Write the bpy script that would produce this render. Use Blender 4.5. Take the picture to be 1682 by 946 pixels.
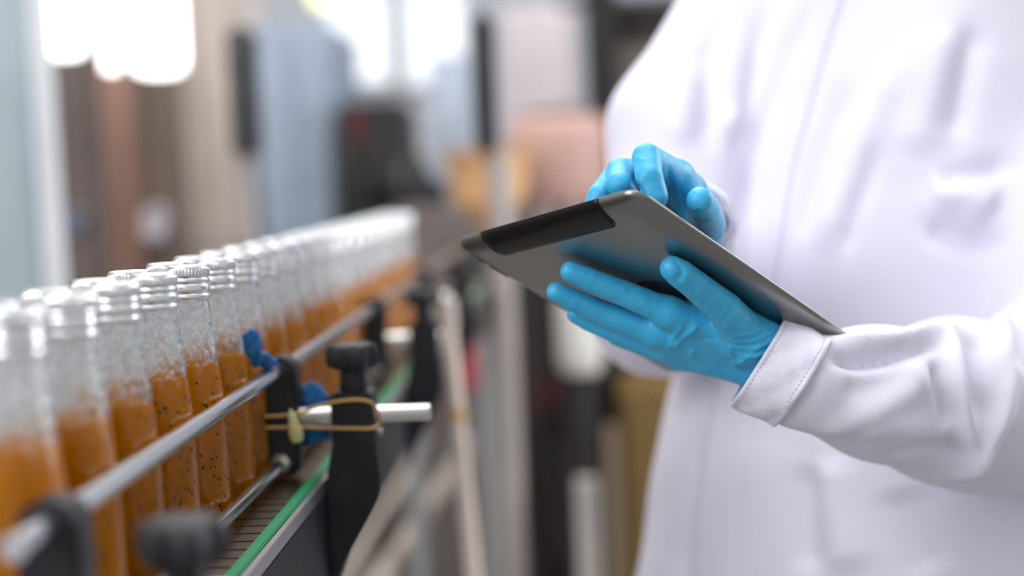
import bpy, bmesh, math, random
import numpy as np
from mathutils import Vector, Matrix
from mathutils.bvhtree import BVHTree
random.seed(7)
rng = np.random.default_rng(7)
for o in list(bpy.data.objects):
    bpy.data.objects.remove(o)
scene = bpy.context.scene
COL = scene.collection

# ------------------------------------------------------------------ camera
FPX, CX, CY = 2336.0, 841.0, 473.0                 # 50 mm lens on a 36 mm sensor, in pixels of the 1682 px frame
CAMZ = 1.2
_d = np.array([(950 - CX) / FPX, -(280 - CY) / FPX, -1.0]); _d /= np.linalg.norm(_d)
_r = math.radians(2.0)
_u = np.array([-math.sin(_r), math.cos(_r), 0.0]); _u -= _d * (_u @ _d); _u /= np.linalg.norm(_u)
_x = np.cross(_d, _u)
RW = np.stack([_x, _d, _u])                        # camera axes -> world axes (X right, Y along the conveyor, Z up)
CAM = np.array([0.0, 0.0, CAMZ])
cam_data = bpy.data.cameras.new('camera')
cam_data.lens = 50.0
cam_data.sensor_width = 36.0
cam_data.lens = 36.0 * FPX / 1682.0
cam_data.clip_start = 0.02
cam_data.dof.use_dof = True
cam_data.dof.focus_distance = 0.962
cam_data.dof.aperture_fstop = 1.9
cam = bpy.data.objects.new('camera', cam_data)
M4 = Matrix([[*RW[0], 0], [*RW[1], 0], [*RW[2], CAMZ], [0, 0, 0, 1]])
cam.matrix_world = M4
COL.objects.link(cam)
scene.camera = cam

# ------------------------------------------------------------------ world, lamps, exposure
world = bpy.data.worlds.new('world'); scene.world = world
world.use_nodes = True
bg = world.node_tree.nodes['Background']
bg.inputs[0].default_value = (0.93, 0.95, 1.0, 1)
bg.inputs[1].default_value = 0.40


def area(name, loc, target, size, size_y, power, color=(1, 1, 1)):
    l = bpy.data.lights.new(name, 'AREA'); l.shape = 'RECTANGLE'; l.size = size; l.size_y = size_y
    l.energy = power; l.color = color
    o = bpy.data.objects.new(name, l); COL.objects.link(o)
    o.location = loc
    o.rotation_euler = (Vector(target) - Vector(loc)).to_track_quat('-Z', 'Y').to_euler()
    return o


area('added_ceiling_or_fill_light', (0.1, 1.2, 3.3), (0.1, 1.2, 0), 1.6, 2.4, 30, (1.0, 0.98, 0.96))  # unseen overhead light, assumed from the top-lit gloves
area('added_ceiling_or_fill_light', (-1.7, -0.5, 2.2), (0.15, 1.2, 0.95), 1.5, 1.5, 30, (0.97, 0.98, 1.0))  # unseen soft fill added from behind left to brighten coat front, not a ceiling lamp
area('added_ceiling_or_fill_light', (-0.5, 4.0, 3.6), (-0.3, 4.2, 0), 3.0, 2.0, 70, (1.0, 0.98, 0.96))  # another unseen overhead light, added above the background
area('assumed_side_light', (2.3, 2.3, 1.7), (-0.25, 1.2, 1.1), 0.7, 2.0, 44, (0.96, 0.98, 1.0))  # unseen light assumed at right rear, added for white streaks on the bottles
scene.view_settings.view_transform = 'Standard'
scene.view_settings.look = 'None'
scene.view_settings.gamma = 1.0
scene.view_settings.use_curve_mapping = False
scene.view_settings.exposure = 0.42
scene.cycles.use_denoising = True
scene.cycles.max_bounces = 16
scene.cycles.transmission_bounces = 16
scene.cycles.transparent_max_bounces = 32
scene.cycles.sample_clamp_indirect = 8.0


# ------------------------------------------------------------------ helpers
def U(px, py, depth):
    """a point at that distance along the lens axis, as world coordinates"""
    c = np.array([(px - CX) / FPX * depth, -(py - CY) / FPX * depth, -depth])
    return RW @ c + CAM


def link(name, mesh, mat=None, parent=None):
    o = bpy.data.objects.new(name, mesh); COL.objects.link(o)
    if mat is not None and not mesh.materials:
        mesh.materials.append(mat)
    if parent is not None:
        o.parent = parent
    return o


def empty(name, loc=(0, 0, 0)):
    o = bpy.data.objects.new(name, None); COL.objects.link(o); o.location = loc
    o.empty_display_size = 0.02
    return o


def tag(o, label=None, cat=None, group=None, kind=None):
    if label: o['label'] = label
    if cat: o['category'] = cat
    if group: o['group'] = group
    if kind: o['kind'] = kind
    return o


def smooth(mesh, on=True):
    mesh.polygons.foreach_set('use_smooth', [on] * len(mesh.polygons)); mesh.update()
    return mesh


def from_bm(bm, name='mesh', sm=False):
    me = bpy.data.meshes.new(name); bmesh.ops.recalc_face_normals(bm, faces=bm.faces[:])
    bm.to_mesh(me); bm.free()
    if sm: smooth(me)
    return me


def box_bm(bm, lo, hi, bevel=0.0):
    lo, hi = Vector(lo), Vector(hi)
    r = bmesh.ops.create_cube(bm, size=1.0)
    vs = r['verts']
    for v in vs:
        v.co = Vector(((lo.x + hi.x) / 2 + v.co.x * (hi.x - lo.x), (lo.y + hi.y) / 2 + v.co.y * (hi.y - lo.y), (lo.z + hi.z) / 2 + v.co.z * (hi.z - lo.z)))
    if bevel > 0:
        es = {e for v in vs for e in v.link_edges}
        bmesh.ops.bevel(bm, geom=list(es), offset=bevel, segments=2, affect='EDGES', clamp_overlap=True)


def box_mesh(lo, hi, bevel=0.0):
    bm = bmesh.new(); box_bm(bm, lo, hi, bevel); return from_bm(bm)


def tube_bm(bm, pts, rad, seg=16, cap=True):
    pts = [Vector(p) for p in pts]
    rads = rad if hasattr(rad, '__len__') else [rad] * len(pts)
    t0 = (pts[1] - pts[0]).normalized()
    ref = Vector((0, 0, 1)) if abs(t0.z) < 0.9 else Vector((1, 0, 0))
    n = t0.cross(ref).normalized()
    rings = []
    for i, p in enumerate(pts):
        a = pts[max(i - 1, 0)]; b = pts[min(i + 1, len(pts) - 1)]
        t = (b - a).normalized()
        n = (n - t * n.dot(t)).normalized(); m = t.cross(n)
        rings.append([bm.verts.new(p + (n * math.cos(2 * math.pi * k / seg) + m * math.sin(2 * math.pi * k / seg)) * rads[i]) for k in range(seg)])
    for A, B in zip(rings, rings[1:]):
        for k in range(seg):
            bm.faces.new((A[k], A[(k + 1) % seg], B[(k + 1) % seg], B[k]))
    if cap:
        bm.faces.new(rings[0]); bm.faces.new(rings[-1][::-1])


def tube_mesh(pts, rad, seg=16, cap=True):
    bm = bmesh.new(); tube_bm(bm, pts, rad, seg, cap); me = from_bm(bm, sm=True)
    return autosmooth(me)


def autosmooth(me, ang=40):
    try:
        bm = bmesh.new(); bm.from_mesh(me)
        for e in bm.edges:
            if len(e.link_faces) == 2 and e.calc_face_angle(0) > math.radians(ang): e.smooth = False
        bm.to_mesh(me); bm.free()
    except Exception:
        pass
    return me


def lathe_mesh(prof, seg=32, rfun=None, cap_bottom=False, cap_top=False):
    """prof: list of (radius, height); rfun(i, angle) optional radius offset"""
    bm = bmesh.new(); rings = []
    for i, (r, z) in enumerate(prof):
        ring = []
        for k in range(seg):
            a = 2 * math.pi * k / seg
            rr = r + (rfun(i, k) if rfun else 0)
            ring.append(bm.verts.new((rr * math.cos(a), rr * math.sin(a), z)))
        rings.append(ring)
    for A, B in zip(rings, rings[1:]):
        for k in range(seg):
            bm.faces.new((A[k], A[(k + 1) % seg], B[(k + 1) % seg], B[k]))
    if cap_bottom: bm.faces.new(rings[0][::-1])
    if cap_top: bm.faces.new(rings[-1])
    return autosmooth(from_bm(bm, sm=True), 50)


def prism_mesh(outline, y0, y1, bevel=0.0):
    """outline: (x, z) polygon extruded along Y"""
    bm = bmesh.new()
    A = [bm.verts.new((x, y0, z)) for x, z in outline]; B = [bm.verts.new((x, y1, z)) for x, z in outline]
    n = len(A)
    bm.faces.new(A); bm.faces.new(B[::-1])
    for k in range(n): bm.faces.new((A[k], B[k], B[(k + 1) % n], A[(k + 1) % n]))
    bmesh.ops.recalc_face_normals(bm, faces=bm.faces[:])
    if bevel: bmesh.ops.bevel(bm, geom=bm.edges[:], offset=bevel, segments=2, affect='EDGES', clamp_overlap=True)
    return autosmooth(from_bm(bm, sm=True), 35)


# ------------------------------------------------------------------ materials
def newmat(name):
    m = bpy.data.materials.new(name); m.use_nodes = True
    nt = m.node_tree; b = nt.nodes['Principled BSDF']
    return m, nt, b


def setp(b, **k):
    names = dict(color='Base Color', rough='Roughness', metal='Metallic', spec='Specular IOR Level', ior='IOR', trans='Transmission Weight',
                 sss='Subsurface Weight', sssr='Subsurface Radius', ssss='Subsurface Scale', coat='Coat Weight', coatr='Coat Roughness',
                 sheen='Sheen Weight', emit='Emission Color', estr='Emission Strength', alpha='Alpha')
    for a, v in k.items():
        s = b.inputs[names[a]]
        s.default_value = (*v, 1.0) if (a in ('color', 'emit') and len(v) == 3) else v


def noise_bump(nt, b, scale, strength, dist=0.001, detail=3.0, stretch=None, coord='Object'):
    tc = nt.nodes.new('ShaderNodeTexCoord'); n = nt.nodes.new('ShaderNodeTexNoise')
    n.inputs['Scale'].default_value = scale; n.inputs['Detail'].default_value = detail
    src = tc.outputs[coord]
    if stretch:
        mp = nt.nodes.new('ShaderNodeMapping'); mp.inputs['Scale'].default_value = stretch
        nt.links.new(src, mp.inputs[0]); src = mp.outputs[0]
    nt.links.new(src, n.inputs['Vector'])
    bp = nt.nodes.new('ShaderNodeBump'); bp.inputs['Strength'].default_value = strength; bp.inputs['Distance'].default_value = dist
    nt.links.new(n.outputs[0], bp.inputs['Height']); nt.links.new(bp.outputs[0], b.inputs['Normal'])
    return bp, n


def color_noise(nt, b, c1, c2, scale=5.0, lo=0.35, hi=0.65, detail=4.0, stretch=None):
    tc = nt.nodes.new('ShaderNodeTexCoord'); n = nt.nodes.new('ShaderNodeTexNoise'); r = nt.nodes.new('ShaderNodeValToRGB')
    n.inputs['Scale'].default_value = scale; n.inputs['Detail'].default_value = detail
    src = tc.outputs['Object']
    if stretch:
        mp = nt.nodes.new('ShaderNodeMapping'); mp.inputs['Scale'].default_value = stretch
        nt.links.new(src, mp.inputs[0]); src = mp.outputs[0]
    nt.links.new(src, n.inputs['Vector'])
    r.color_ramp.elements[0].position = lo; r.color_ramp.elements[1].position = hi
    r.color_ramp.elements[0].color = (*c1, 1); r.color_ramp.elements[1].color = (*c2, 1)
    nt.links.new(n.outputs[0], r.inputs[0]); nt.links.new(r.outputs[0], b.inputs['Base Color'])


def simple(name, color, rough=0.5, metal=0.0, bump=None, var=None, **k):
    m, nt, b = newmat(name); setp(b, color=color, rough=rough, metal=metal, **k)
    if var: color_noise(nt, b, color, var[0], *var[1:])
    if bump: noise_bump(nt, b, *bump)
    return m


def emitter(name, color, strength):
    m, nt, b = newmat(name); setp(b, color=(0.8, 0.8, 0.8), emit=color, estr=strength, rough=0.4)
    return m


MAT = {}
# lab coat cotton
m, nt, b = newmat('coat_cotton'); setp(b, color=(0.80, 0.785, 0.90), rough=0.9, spec=0.2, sheen=0.15)
noise_bump(nt, b, 900, 0.25, 0.0006, 2.0); MAT['coat'] = m
MAT['thread'] = simple('coat_thread', (0.66, 0.64, 0.76), 0.8)
m, nt, b = newmat('cuff_cotton'); setp(b, color=(0.80, 0.785, 0.90), rough=0.9, spec=0.2, sheen=0.15)
bp, _ = noise_bump(nt, b, 55, 0.6, 0.004, 3.0, None); MAT['cuff'] = m
# nitrile glove
m, nt, b = newmat('nitrile_blue'); setp(b, color=(0.035, 0.40, 0.76), rough=0.42, spec=0.45, sss=0.15, sssr=(0.2, 0.6, 1.0), ssss=0.006)
color_noise(nt, b, (0.042, 0.42, 0.72), (0.062, 0.49, 0.79), 60, 0.3, 0.7)
bp, n = noise_bump(nt, b, 130, 0.5, 0.0016, 5.0); MAT['glove'] = m
# tablet
MAT['alu'] = simple('tablet_aluminium', (0.30, 0.295, 0.28), 0.31, 1.0, bump=(1500, 0.05, 0.0003))
MAT['strip'] = simple('tablet_black_plastic', (0.008, 0.007, 0.007), 0.30, spec=0.25)
MAT['screen'] = simple('tablet_screen_glass', (0.01, 0.01, 0.012), 0.06, coat=0.6)
MAT['emblem'] = simple('tablet_emblem', (0.02, 0.02, 0.02), 0.15)
MAT['capmetal'] = simple('cap_aluminium', (0.86, 0.86, 0.87), 0.30, 1.0, bump=(400, 0.08, 0.0005))
MAT['chrome'] = simple('chrome_rail', (0.84, 0.85, 0.87), 0.2, 1.0, bump=(60, 0.06, 0.001))
MAT['steel'] = simple('brushed_steel', (0.55, 0.55, 0.56), 0.35, 1.0, bump=(200, 0.1, 0.0008))
MAT['slat'] = simple('belt_slat_steel', (0.27, 0.235, 0.19), 0.34, 1.0, bump=(150, 0.15, 0.0008))
MAT['green'] = simple('green_guide_plastic', (0.012, 0.26, 0.11), 0.4, bump=(90, 0.1, 0.001))
MAT['black'] = simple('black_nylon', (0.018, 0.018, 0.021), 0.5, spec=0.3, bump=(260, 0.25, 0.001), var=((0.035, 0.035, 0.04), 45.0, 0.52, 0.78))
MAT['rod'] = simple('turned_rod_steel', (0.72, 0.70, 0.68), 0.33, 1.0)
MAT['rubber'] = simple('rubber_band', (0.55, 0.33, 0.11), 0.55)
MAT['tagm'] = simple('knot_tag', (0.50, 0.62, 0.34), 0.6, var=((0.62, 0.52, 0.22), 60.0, 0.4, 0.6))
MAT['bluecloth'] = simple('blue_plastic_strip', (0.02, 0.19, 0.52), 0.5, bump=(120, 0.4, 0.003))
MAT['seed'] = simple('basil_seed', (0.035, 0.02, 0.008), 0.5)

# bottle glass (real refracting walls)
m, nt, b = newmat('clear_glass'); setp(b, color=(0.97, 0.98, 0.98), rough=0.02, trans=1.0, ior=1.36)
noise_bump(nt, b, 210, 0.5, 0.0014, 3.0, (1.0, 1.0, 0.5)); MAT['glass'] = m
tcn = nt.nodes.new('ShaderNodeTexCoord'); sx = nt.nodes.new('ShaderNodeSeparateXYZ'); nt.links.new(tcn.outputs['Object'], sx.inputs[0])
mr = nt.nodes.new('ShaderNodeMapRange'); mr.inputs[1].default_value = 0.108; mr.inputs[2].default_value = 0.122; nt.links.new(sx.outputs[2], mr.inputs[0])
nz = nt.nodes.new('ShaderNodeTexNoise'); nz.inputs['Scale'].default_value = 260; nz.inputs['Detail'].default_value = 4; nt.links.new(tcn.outputs['Object'], nz.inputs['Vector'])
mr2 = nt.nodes.new('ShaderNodeMapRange'); mr2.inputs[1].default_value = 0.50; mr2.inputs[2].default_value = 0.64; mr2.inputs[4].default_value = 0.55; nt.links.new(nz.outputs[0], mr2.inputs[0])
mul = nt.nodes.new('ShaderNodeMath'); mul.operation = 'MULTIPLY'; nt.links.new(mr.outputs[0], mul.inputs[0]); nt.links.new(mr2.outputs[0], mul.inputs[1])
fd = nt.nodes.new('ShaderNodeBsdfTranslucent'); fd.inputs[0].default_value = (0.95, 0.96, 0.97, 1)
fd2 = nt.nodes.new('ShaderNodeBsdfDiffuse'); fd2.inputs[0].default_value = (0.95, 0.96, 0.97, 1)
fm = nt.nodes.new('ShaderNodeMixShader'); nt.links.new(fd.outputs[0], fm.inputs[1]); nt.links.new(fd2.outputs[0], fm.inputs[2])
gm2 = nt.nodes.new('ShaderNodeMixShader'); nt.links.new(mul.outputs[0], gm2.inputs[0]); nt.links.new(b.outputs[0], gm2.inputs[1]); nt.links.new(fm.outputs[0], gm2.inputs[2])
nt.links.new(gm2.outputs[0], nt.nodes['Material Output'].inputs[0])
# amber drink: cloudy, light passes a little
m = bpy.data.materials.new('amber_drink'); m.use_nodes = True; nt = m.node_tree; nt.nodes.clear()
out = nt.nodes.new('ShaderNodeOutputMaterial'); df = nt.nodes.new('ShaderNodeBsdfDiffuse'); tl = nt.nodes.new('ShaderNodeBsdfTranslucent')
mx = nt.nodes.new('ShaderNodeMixShader'); gl = nt.nodes.new('ShaderNodeBsdfRefraction'); mx2 = nt.nodes.new('ShaderNodeMixShader')
df.inputs[0].default_value = (0.80, 0.37, 0.001, 1); tl.inputs[0].default_value = (0.95, 0.47, 0.002, 1)
gl.inputs[0].default_value = (0.95, 0.52, 0.004, 1); gl.inputs['Roughness'].default_value = 0.15; gl.inputs['IOR'].default_value = 1.05
mx.inputs[0].default_value = 0.5; mx2.inputs[0].default_value = 0.25
nt.links.new(df.outputs[0], mx.inputs[1]); nt.links.new(tl.outputs[0], mx.inputs[2])
nt.links.new(mx.outputs[0], mx2.inputs[1]); nt.links.new(gl.outputs[0], mx2.inputs[2]); nt.links.new(mx2.outputs[0], out.inputs[0])
MAT['drink'] = m


# ------------------------------------------------------------------ implicit surfaces (for body, gloves, coat)
def surface_nets(f, org, h):
    s = f < 0
    nx, ny, nz = f.shape
    c = s[:-1, :-1, :-1].astype(np.int8)
    for a in (0, 1):
        for b2 in (0, 1):
            for d2 in (0, 1):
                if a + b2 + d2: c = c + s[a:nx - 1 + a, b2:ny - 1 + b2, d2:nz - 1 + d2]
    act = (c > 0) & (c < 8)
    I = np.argwhere(act)
    idx = -np.ones(act.shape, np.int64); idx[act] = np.arange(len(I))
    pos = np.zeros((len(I), 3)); cnt = np.zeros(len(I))
    off = [(a, b2, d2) for a in (0, 1) for b2 in (0, 1) for d2 in (0, 1)]
    for p in off:
        for ax in range(3):
            if p[ax]: continue
            q = list(p); q[ax] = 1
            fa = f[I[:, 0] + p[0], I[:, 1] + p[1], I[:, 2] + p[2]]; fb = f[I[:, 0] + q[0], I[:, 1] + q[1], I[:, 2] + q[2]]
            x = (fa < 0) != (fb < 0)
            t = np.where(x, fa / np.where(x, fa - fb, 1), 0)
            pp = np.zeros((len(I), 3)) + np.array(p); pp[:, ax] += t
            pos[x] += pp[x]; cnt[x] += 1
    V = (I + pos / cnt[:, None]) * h + np.array(org)
    F = []
    for ax in range(3):
        a1, a2 = [(1, 2), (2, 0), (0, 1)][ax]
        sl0 = [slice(None)] * 3; sl1 = [slice(None)] * 3
        sl0[ax] = slice(0, -1); sl1[ax] = slice(1, None)
        e0 = s[tuple(sl0)]; e1 = s[tuple(sl1)]
        X = np.argwhere(e0 != e1)
        X = X[(X[:, a1] > 0) & (X[:, a2] > 0) & (X[:, a1] < f.shape[a1] - 1) & (X[:, a2] < f.shape[a2] - 1)]
        ins = e0[X[:, 0], X[:, 1], X[:, 2]]
        def cell(o1, o2):
            Y = X.copy(); Y[:, a1] -= o1; Y[:, a2] -= o2
            return idx[Y[:, 0], Y[:, 1], Y[:, 2]]
        q = np.stack([cell(1, 1), cell(0, 1), cell(0, 0), cell(1, 0)], 1)
        q[~ins] = q[~ins][:, ::-1]
        F.append(q)
    return V, np.concatenate(F)


class Field:
    def __init__(self, lo, hi, h):
        self.h = h; self.lo = np.array(lo, float)
        n = np.ceil((np.array(hi) - self.lo) / h).astype(int) + 1
        ax = [self.lo[i] + h * np.arange(n[i]) for i in range(3)]
        self.ax = ax
        self.X = ax[0][:, None, None].astype(np.float32); self.Y = ax[1][None, :, None].astype(np.float32); self.Z = ax[2][None, None, :].astype(np.float32)
        self.n = n

    def cone(self, a, b, ra, rb):
        a = np.asarray(a, float); b = np.asarray(b, float); ab = b - a; L2 = float(ab @ ab) + 1e-12
        dx, dy, dz = self.X - a[0], self.Y - a[1], self.Z - a[2]
        t = np.clip((dx * ab[0] + dy * ab[1] + dz * ab[2]) / L2, 0, 1).astype(np.float32)
        d = np.sqrt((dx - t * ab[0]) ** 2 + (dy - t * ab[1]) ** 2 + (dz - t * ab[2]) ** 2)
        return d - (ra + (rb - ra) * t)

    def ellipsoid(self, c, r, R=None):
        d = [self.X - c[0], self.Y - c[1], self.Z - c[2]]
        if R is not None:
            d = [R[i][0] * d[0] + R[i][1] * d[1] + R[i][2] * d[2] for i in range(3)]
        k = np.sqrt((d[0] / r[0]) ** 2 + (d[1] / r[1]) ** 2 + (d[2] / r[2]) ** 2)
        return (k - 1) * min(r)

    def chain(self, pts, k=0.004):
        d = None
        for (a, ra), (b, rb) in zip(pts, pts[1:]):
            c = self.cone(a, b, ra, rb)
            d = c if d is None else smin(d, c, k)
        return d


def smin(a, b, k):
    h = np.clip(0.5 + 0.5 * (b - a) / k, 0, 1)
    return b * (1 - h) + a * h - k * h * (1 - h)


def vnormals(V, F):
    n = np.cross(V[F[:, 2]] - V[F[:, 0]], V[F[:, 3]] - V[F[:, 1]])
    N = np.zeros_like(V)
    for i in range(4): np.add.at(N, F[:, i], n)
    return N / (np.linalg.norm(N, axis=1, keepdims=True) + 1e-12)


def lap(V, F, it=2, lam=0.5):
    E = np.concatenate([F[:, [0, 1]], F[:, [1, 2]], F[:, [2, 3]], F[:, [3, 0]]])
    E = np.concatenate([E, E[:, ::-1]])
    deg = np.bincount(E[:, 0], minlength=len(V)).astype(float)
    for _ in range(it):
        S = np.stack([np.bincount(E[:, 0], V[E[:, 1], i], len(V)) for i in range(3)], 1)
        V = V + lam * (S / deg[:, None] - V)
    return V


def poly_dist(V, P):
    """distance to a polyline and the running length fraction of the nearest point"""
    best = np.full(len(V), 1e9); tt = np.zeros(len(V))
    L = np.r_[0, np.cumsum(np.linalg.norm(np.diff(P, axis=0), axis=1))]
    for i in range(len(P) - 1):
        a, b = P[i], P[i + 1]; ab = b - a
        t = np.clip(((V - a) @ ab) / (ab @ ab + 1e-12), 0, 1)
        d = np.linalg.norm(V - a - t[:, None] * ab, axis=1)
        m = d < best; best[m] = d[m]; tt[m] = (L[i] + t[m] * (L[i + 1] - L[i])) / L[-1]
    return best, tt


def spline(P, n=6):
    P = [np.asarray(p, float) for p in P]
    if len(P) < 3: return np.array(P)
    Q = [2 * P[0] - P[1]] + P + [2 * P[-1] - P[-2]]
    out = []
    for i in range(1, len(Q) - 2):
        for k in range(n):
            t = k / n
            out.append(0.5 * ((2 * Q[i]) + (-Q[i - 1] + Q[i + 1]) * t + (2 * Q[i - 1] - 5 * Q[i] + 4 * Q[i + 1] - Q[i + 2]) * t * t + (-Q[i - 1] + 3 * Q[i] - 3 * Q[i + 1] + Q[i + 2]) * t ** 3))
    out.append(P[-1])
    return np.array(out)


def mesh_vf(V, F, name='mesh'):
    me = bpy.data.meshes.new(name)
    me.from_pydata(V.tolist(), [], F.tolist()); me.update()
    return smooth(me)


def raycaster(V, F):
    return BVHTree.FromPolygons([Vector(v) for v in V], F.tolist())


def on_surface(bvh, px, py):
    o = Vector(CAM); d = Vector(U(px, py, 1.0) - CAM).normalized()
    hit = bvh.ray_cast(o, d)
    return None if hit[0] is None else np.array(hit[0])


def add_folds(V, F, folds):
    bvh = raycaster(V, F); N = vnormals(V, F); D = np.zeros(len(V))
    for pts, w, amp in folds:
        P = [on_surface(bvh, *p) for p in pts]
        P = [p for p in P if p is not None]
        if len(P) < 2: continue
        P = spline(P)
        d, t = poly_dist(V, P)
        taper = np.clip(np.minimum(t, 1 - t) * 5 + 0.15, 0, 1)
        D += amp * np.exp(-(d / w) ** 2) * taper
    return V + N * D[:, None]


# ================================================================== setting: floor, back wall, windows
MAT['concrete'] = simple('concrete_floor', (0.26, 0.25, 0.24), 0.55, var=((0.19, 0.18, 0.17), 3.0), bump=(40, 0.15, 0.002))
MAT['wallpaint'] = simple('pale_wall_paint', (0.60, 0.62, 0.66), 0.7, var=((0.52, 0.55, 0.60), 1.5), bump=(120, 0.1, 0.001))
tag(link('floor', box_mesh((-5, -2, -0.1), (5, 7.1, 0)), MAT['concrete']), kind='structure')
tag(link('wall_back', box_mesh((-5, 7.0, 0), (5, 7.2, 4.2)), MAT['wallpaint']), kind='structure')

# ================================================================== conveyor line
ZB = 0.962                       # belt top
XF = -0.2707                     # front row of bottles
YF = 0.9665                      # the sharp bottle
PITCH = 0.0755
XR = XF + 0.0265                 # rails
XE = XF + 0.047                  # right belt edge
XL = XF - 0.026 - 0.047          # left belt edge
Y0, Y1 = 0.42, 3.1

conv = tag(empty('bottle_conveyor', (XF, Y0, 0)), 'steel slat conveyor with green guide strips carrying the rows of bottles', 'conveyor')


def cpart(name, me, mat, parent=None):
    o = link(name, me, mat, parent or conv)
    if parent is None: o.matrix_parent_inverse = Matrix.Translation((-XF, -Y0, 0))
    return o


SL = 0.021
slat_me = box_mesh((XL, 0, ZB - 0.004), (XE, SL - 0.0022, ZB), 0.0007)
slat_me.materials.append(MAT['slat'])
for i in range(int((Y1 - Y0) / SL)):
    o = link('belt_slat', slat_me, None, conv); o.matrix_parent_inverse = Matrix.Translation((-XF, -Y0, 0)); o.location = (0, Y0 + i * SL, 0)
cpart('belt_bed', box_mesh((XL + 0.002, Y0, ZB - 0.030), (XE - 0.002, Y1, ZB - 0.0046)), MAT['black'])
for xa, s in ((XE + 0.001, 1), (XL - 0.001, -1)):
    lo, hi = sorted((xa, xa + s * 0.009))
    cpart('guide_strip', box_mesh((lo, Y0, ZB - 0.012), (hi, Y1, ZB + 0.003), 0.001), MAT['green'])
    lo, hi = sorted((xa + s * 0.0095, xa + s * 0.0135))
    cpart('side_plate', box_mesh((lo, Y0, ZB - 0.010), (hi, Y1, ZB + 0.0015), 0.0006), MAT['steel'])
    cpart('side_skirt', box_mesh((lo, Y0, ZB - 0.08), (hi, Y1, ZB - 0.0105), 0.0006), MAT['black'])
for y in (0.5, 2.9):
    for xa in (XL - 0.03, XE + 0.002):
        cpart('leg', box_mesh((xa, y, 0.0), (xa + 0.03, y + 0.04, ZB - 0.10), 0.002), MAT['steel'])
cpart('bed_cross_beam', box_mesh((XL - 0.01, 0.74, ZB - 0.16), (XE + 0.01, 0.80, ZB - 0.10), 0.002), MAT['black'])

for z, r, lab in ((1.050, 0.0060, 'upper chrome guide rail running along the front row of bottles'), (0.977, 0.0050, 'lower chrome guide rail just above the belt beside the bottle bases')):
    o = link('guide_rail', tube_mesh([(XR, 0.58, z), (XR, Y1 - 0.1, z)], r, 20), MAT['chrome'])
    tag(o, lab, 'rail', 'chrome guide rails')

# ---- rail brackets
clamp_out = []
for k in range(13):
    a = math.pi * k / 12
    clamp_out.append((math.cos(a) * 0.0145, 1.0495 + math.sin(a) * 0.0145 * 0.85))
clamp_out += [(-0.0145, 0.972), (-0.010, 0.9665), (0.010, 0.9665), (0.0145, 0.972)]
XP = XR + 0.0585                 # post centre


def star_knob():
    seg = 60
    def rf(i, k):
        return 0.0022 * math.cos(6 * 2 * math.pi * k / seg) if 1 <= i <= 5 else 0
    prof = [(0.010, 0), (0.0165, 0.001), (0.0190, 0.004), (0.0195, 0.010), (0.0190, 0.016), (0.0165, 0.0195), (0.008, 0.0205)]
    return lathe_mesh(prof, seg, rf, True, True)


knob_me = star_knob(); knob_me.materials.append(MAT['black'])
stem_me = lathe_mesh([(0.0105, 0), (0.0115, 0.003), (0.0105, 0.008), (0.0100, 0.018)], 24, None, True, True); stem_me.materials.append(MAT['black'])
arm_out = [(-0.0165, 1.030), (-0.012, 1.0325), (0.012, 1.0325), (0.0165, 1.030), (0.0175, 1.010), (0.0185, 0.985), (0.0200, 0.965), (0.0195, 0.953), (0.0150, 0.940),
           (0.004, 0.921), (-0.010, 0.898), (-0.0215, 0.872), (-0.0225, 0.860), (-0.0225, 0.955), (-0.0215, 0.968), (-0.0195, 0.978), (-0.0165, 0.990)]
arm_me = prism_mesh([(x, z) for x, z in arm_out], -0.016, 0.016, 0.0025); arm_me.materials.append(MAT['black'])
clamp_me = prism_mesh(clamp_out, -0.011, 0.011, 0.0018); clamp_me.materials.append(MAT['black'])
rod_me = tube_mesh([(-0.066, 0, 1.0125), (0.0600, 0, 1.0125), (0.0612, 0, 1.0125)], [0.0066, 0.0066, 0.0058], 20); rod_me.materials.append(MAT['rod'])
rod_short = tube_mesh([(-0.066, 0, 1.0125), (0.0190, 0, 1.0125), (0.0205, 0, 1.0125)], [0.0066, 0.0066, 0.0058], 20); rod_short.materials.append(MAT['rod'])
nut_me = tube_mesh([(0, -0.016, 0.977), (0, -0.0105, 0.977)], 0.0085, 6); nut_me.materials.append(MAT['rod'])
bolt_me = tube_mesh([(0.0178, 0, 0.997), (0.0215, 0, 0.997)], 0.003, 8); bolt_me.materials.append(MAT['rod'])
ybr = U(462, 690, 1.143)[1]
BR = []
for i, lab in enumerate(('nearest black rail bracket, very blurred, at the lower left corner', 'black rail bracket with rubber band and blue strip, right of the sharp bottle',
                         'black rail bracket beyond the one with the rubber band', 'farthest black rail bracket at the far end of the bottles')):
    y = ybr + (i - 1) * 0.523 + (0.030 if i == 0 else 0)
    e = tag(empty('rail_bracket', (XP, y, 0)), lab, 'bracket', 'rail brackets along the conveyor'); BR.append(e)
    dz = -0.020 if i == 0 else 0.0
    link('arm', arm_me, None, e).location = (0, 0, dz)
    kn = link('knob', knob_me, None, e); kn.location = (0, 0, 1.0495 + dz)
    st = link('knob_stem', stem_me, None, kn); st.location = (0, 0, -0.0178)
    link('rod', rod_me if i == 1 else rod_short, None, e)
    c = link('clamp', clamp_me, None, e); c.location = (XR - XP, 0, 0)
    link('nut', nut_me, None, c); link('bolt', bolt_me, None, e)

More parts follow.
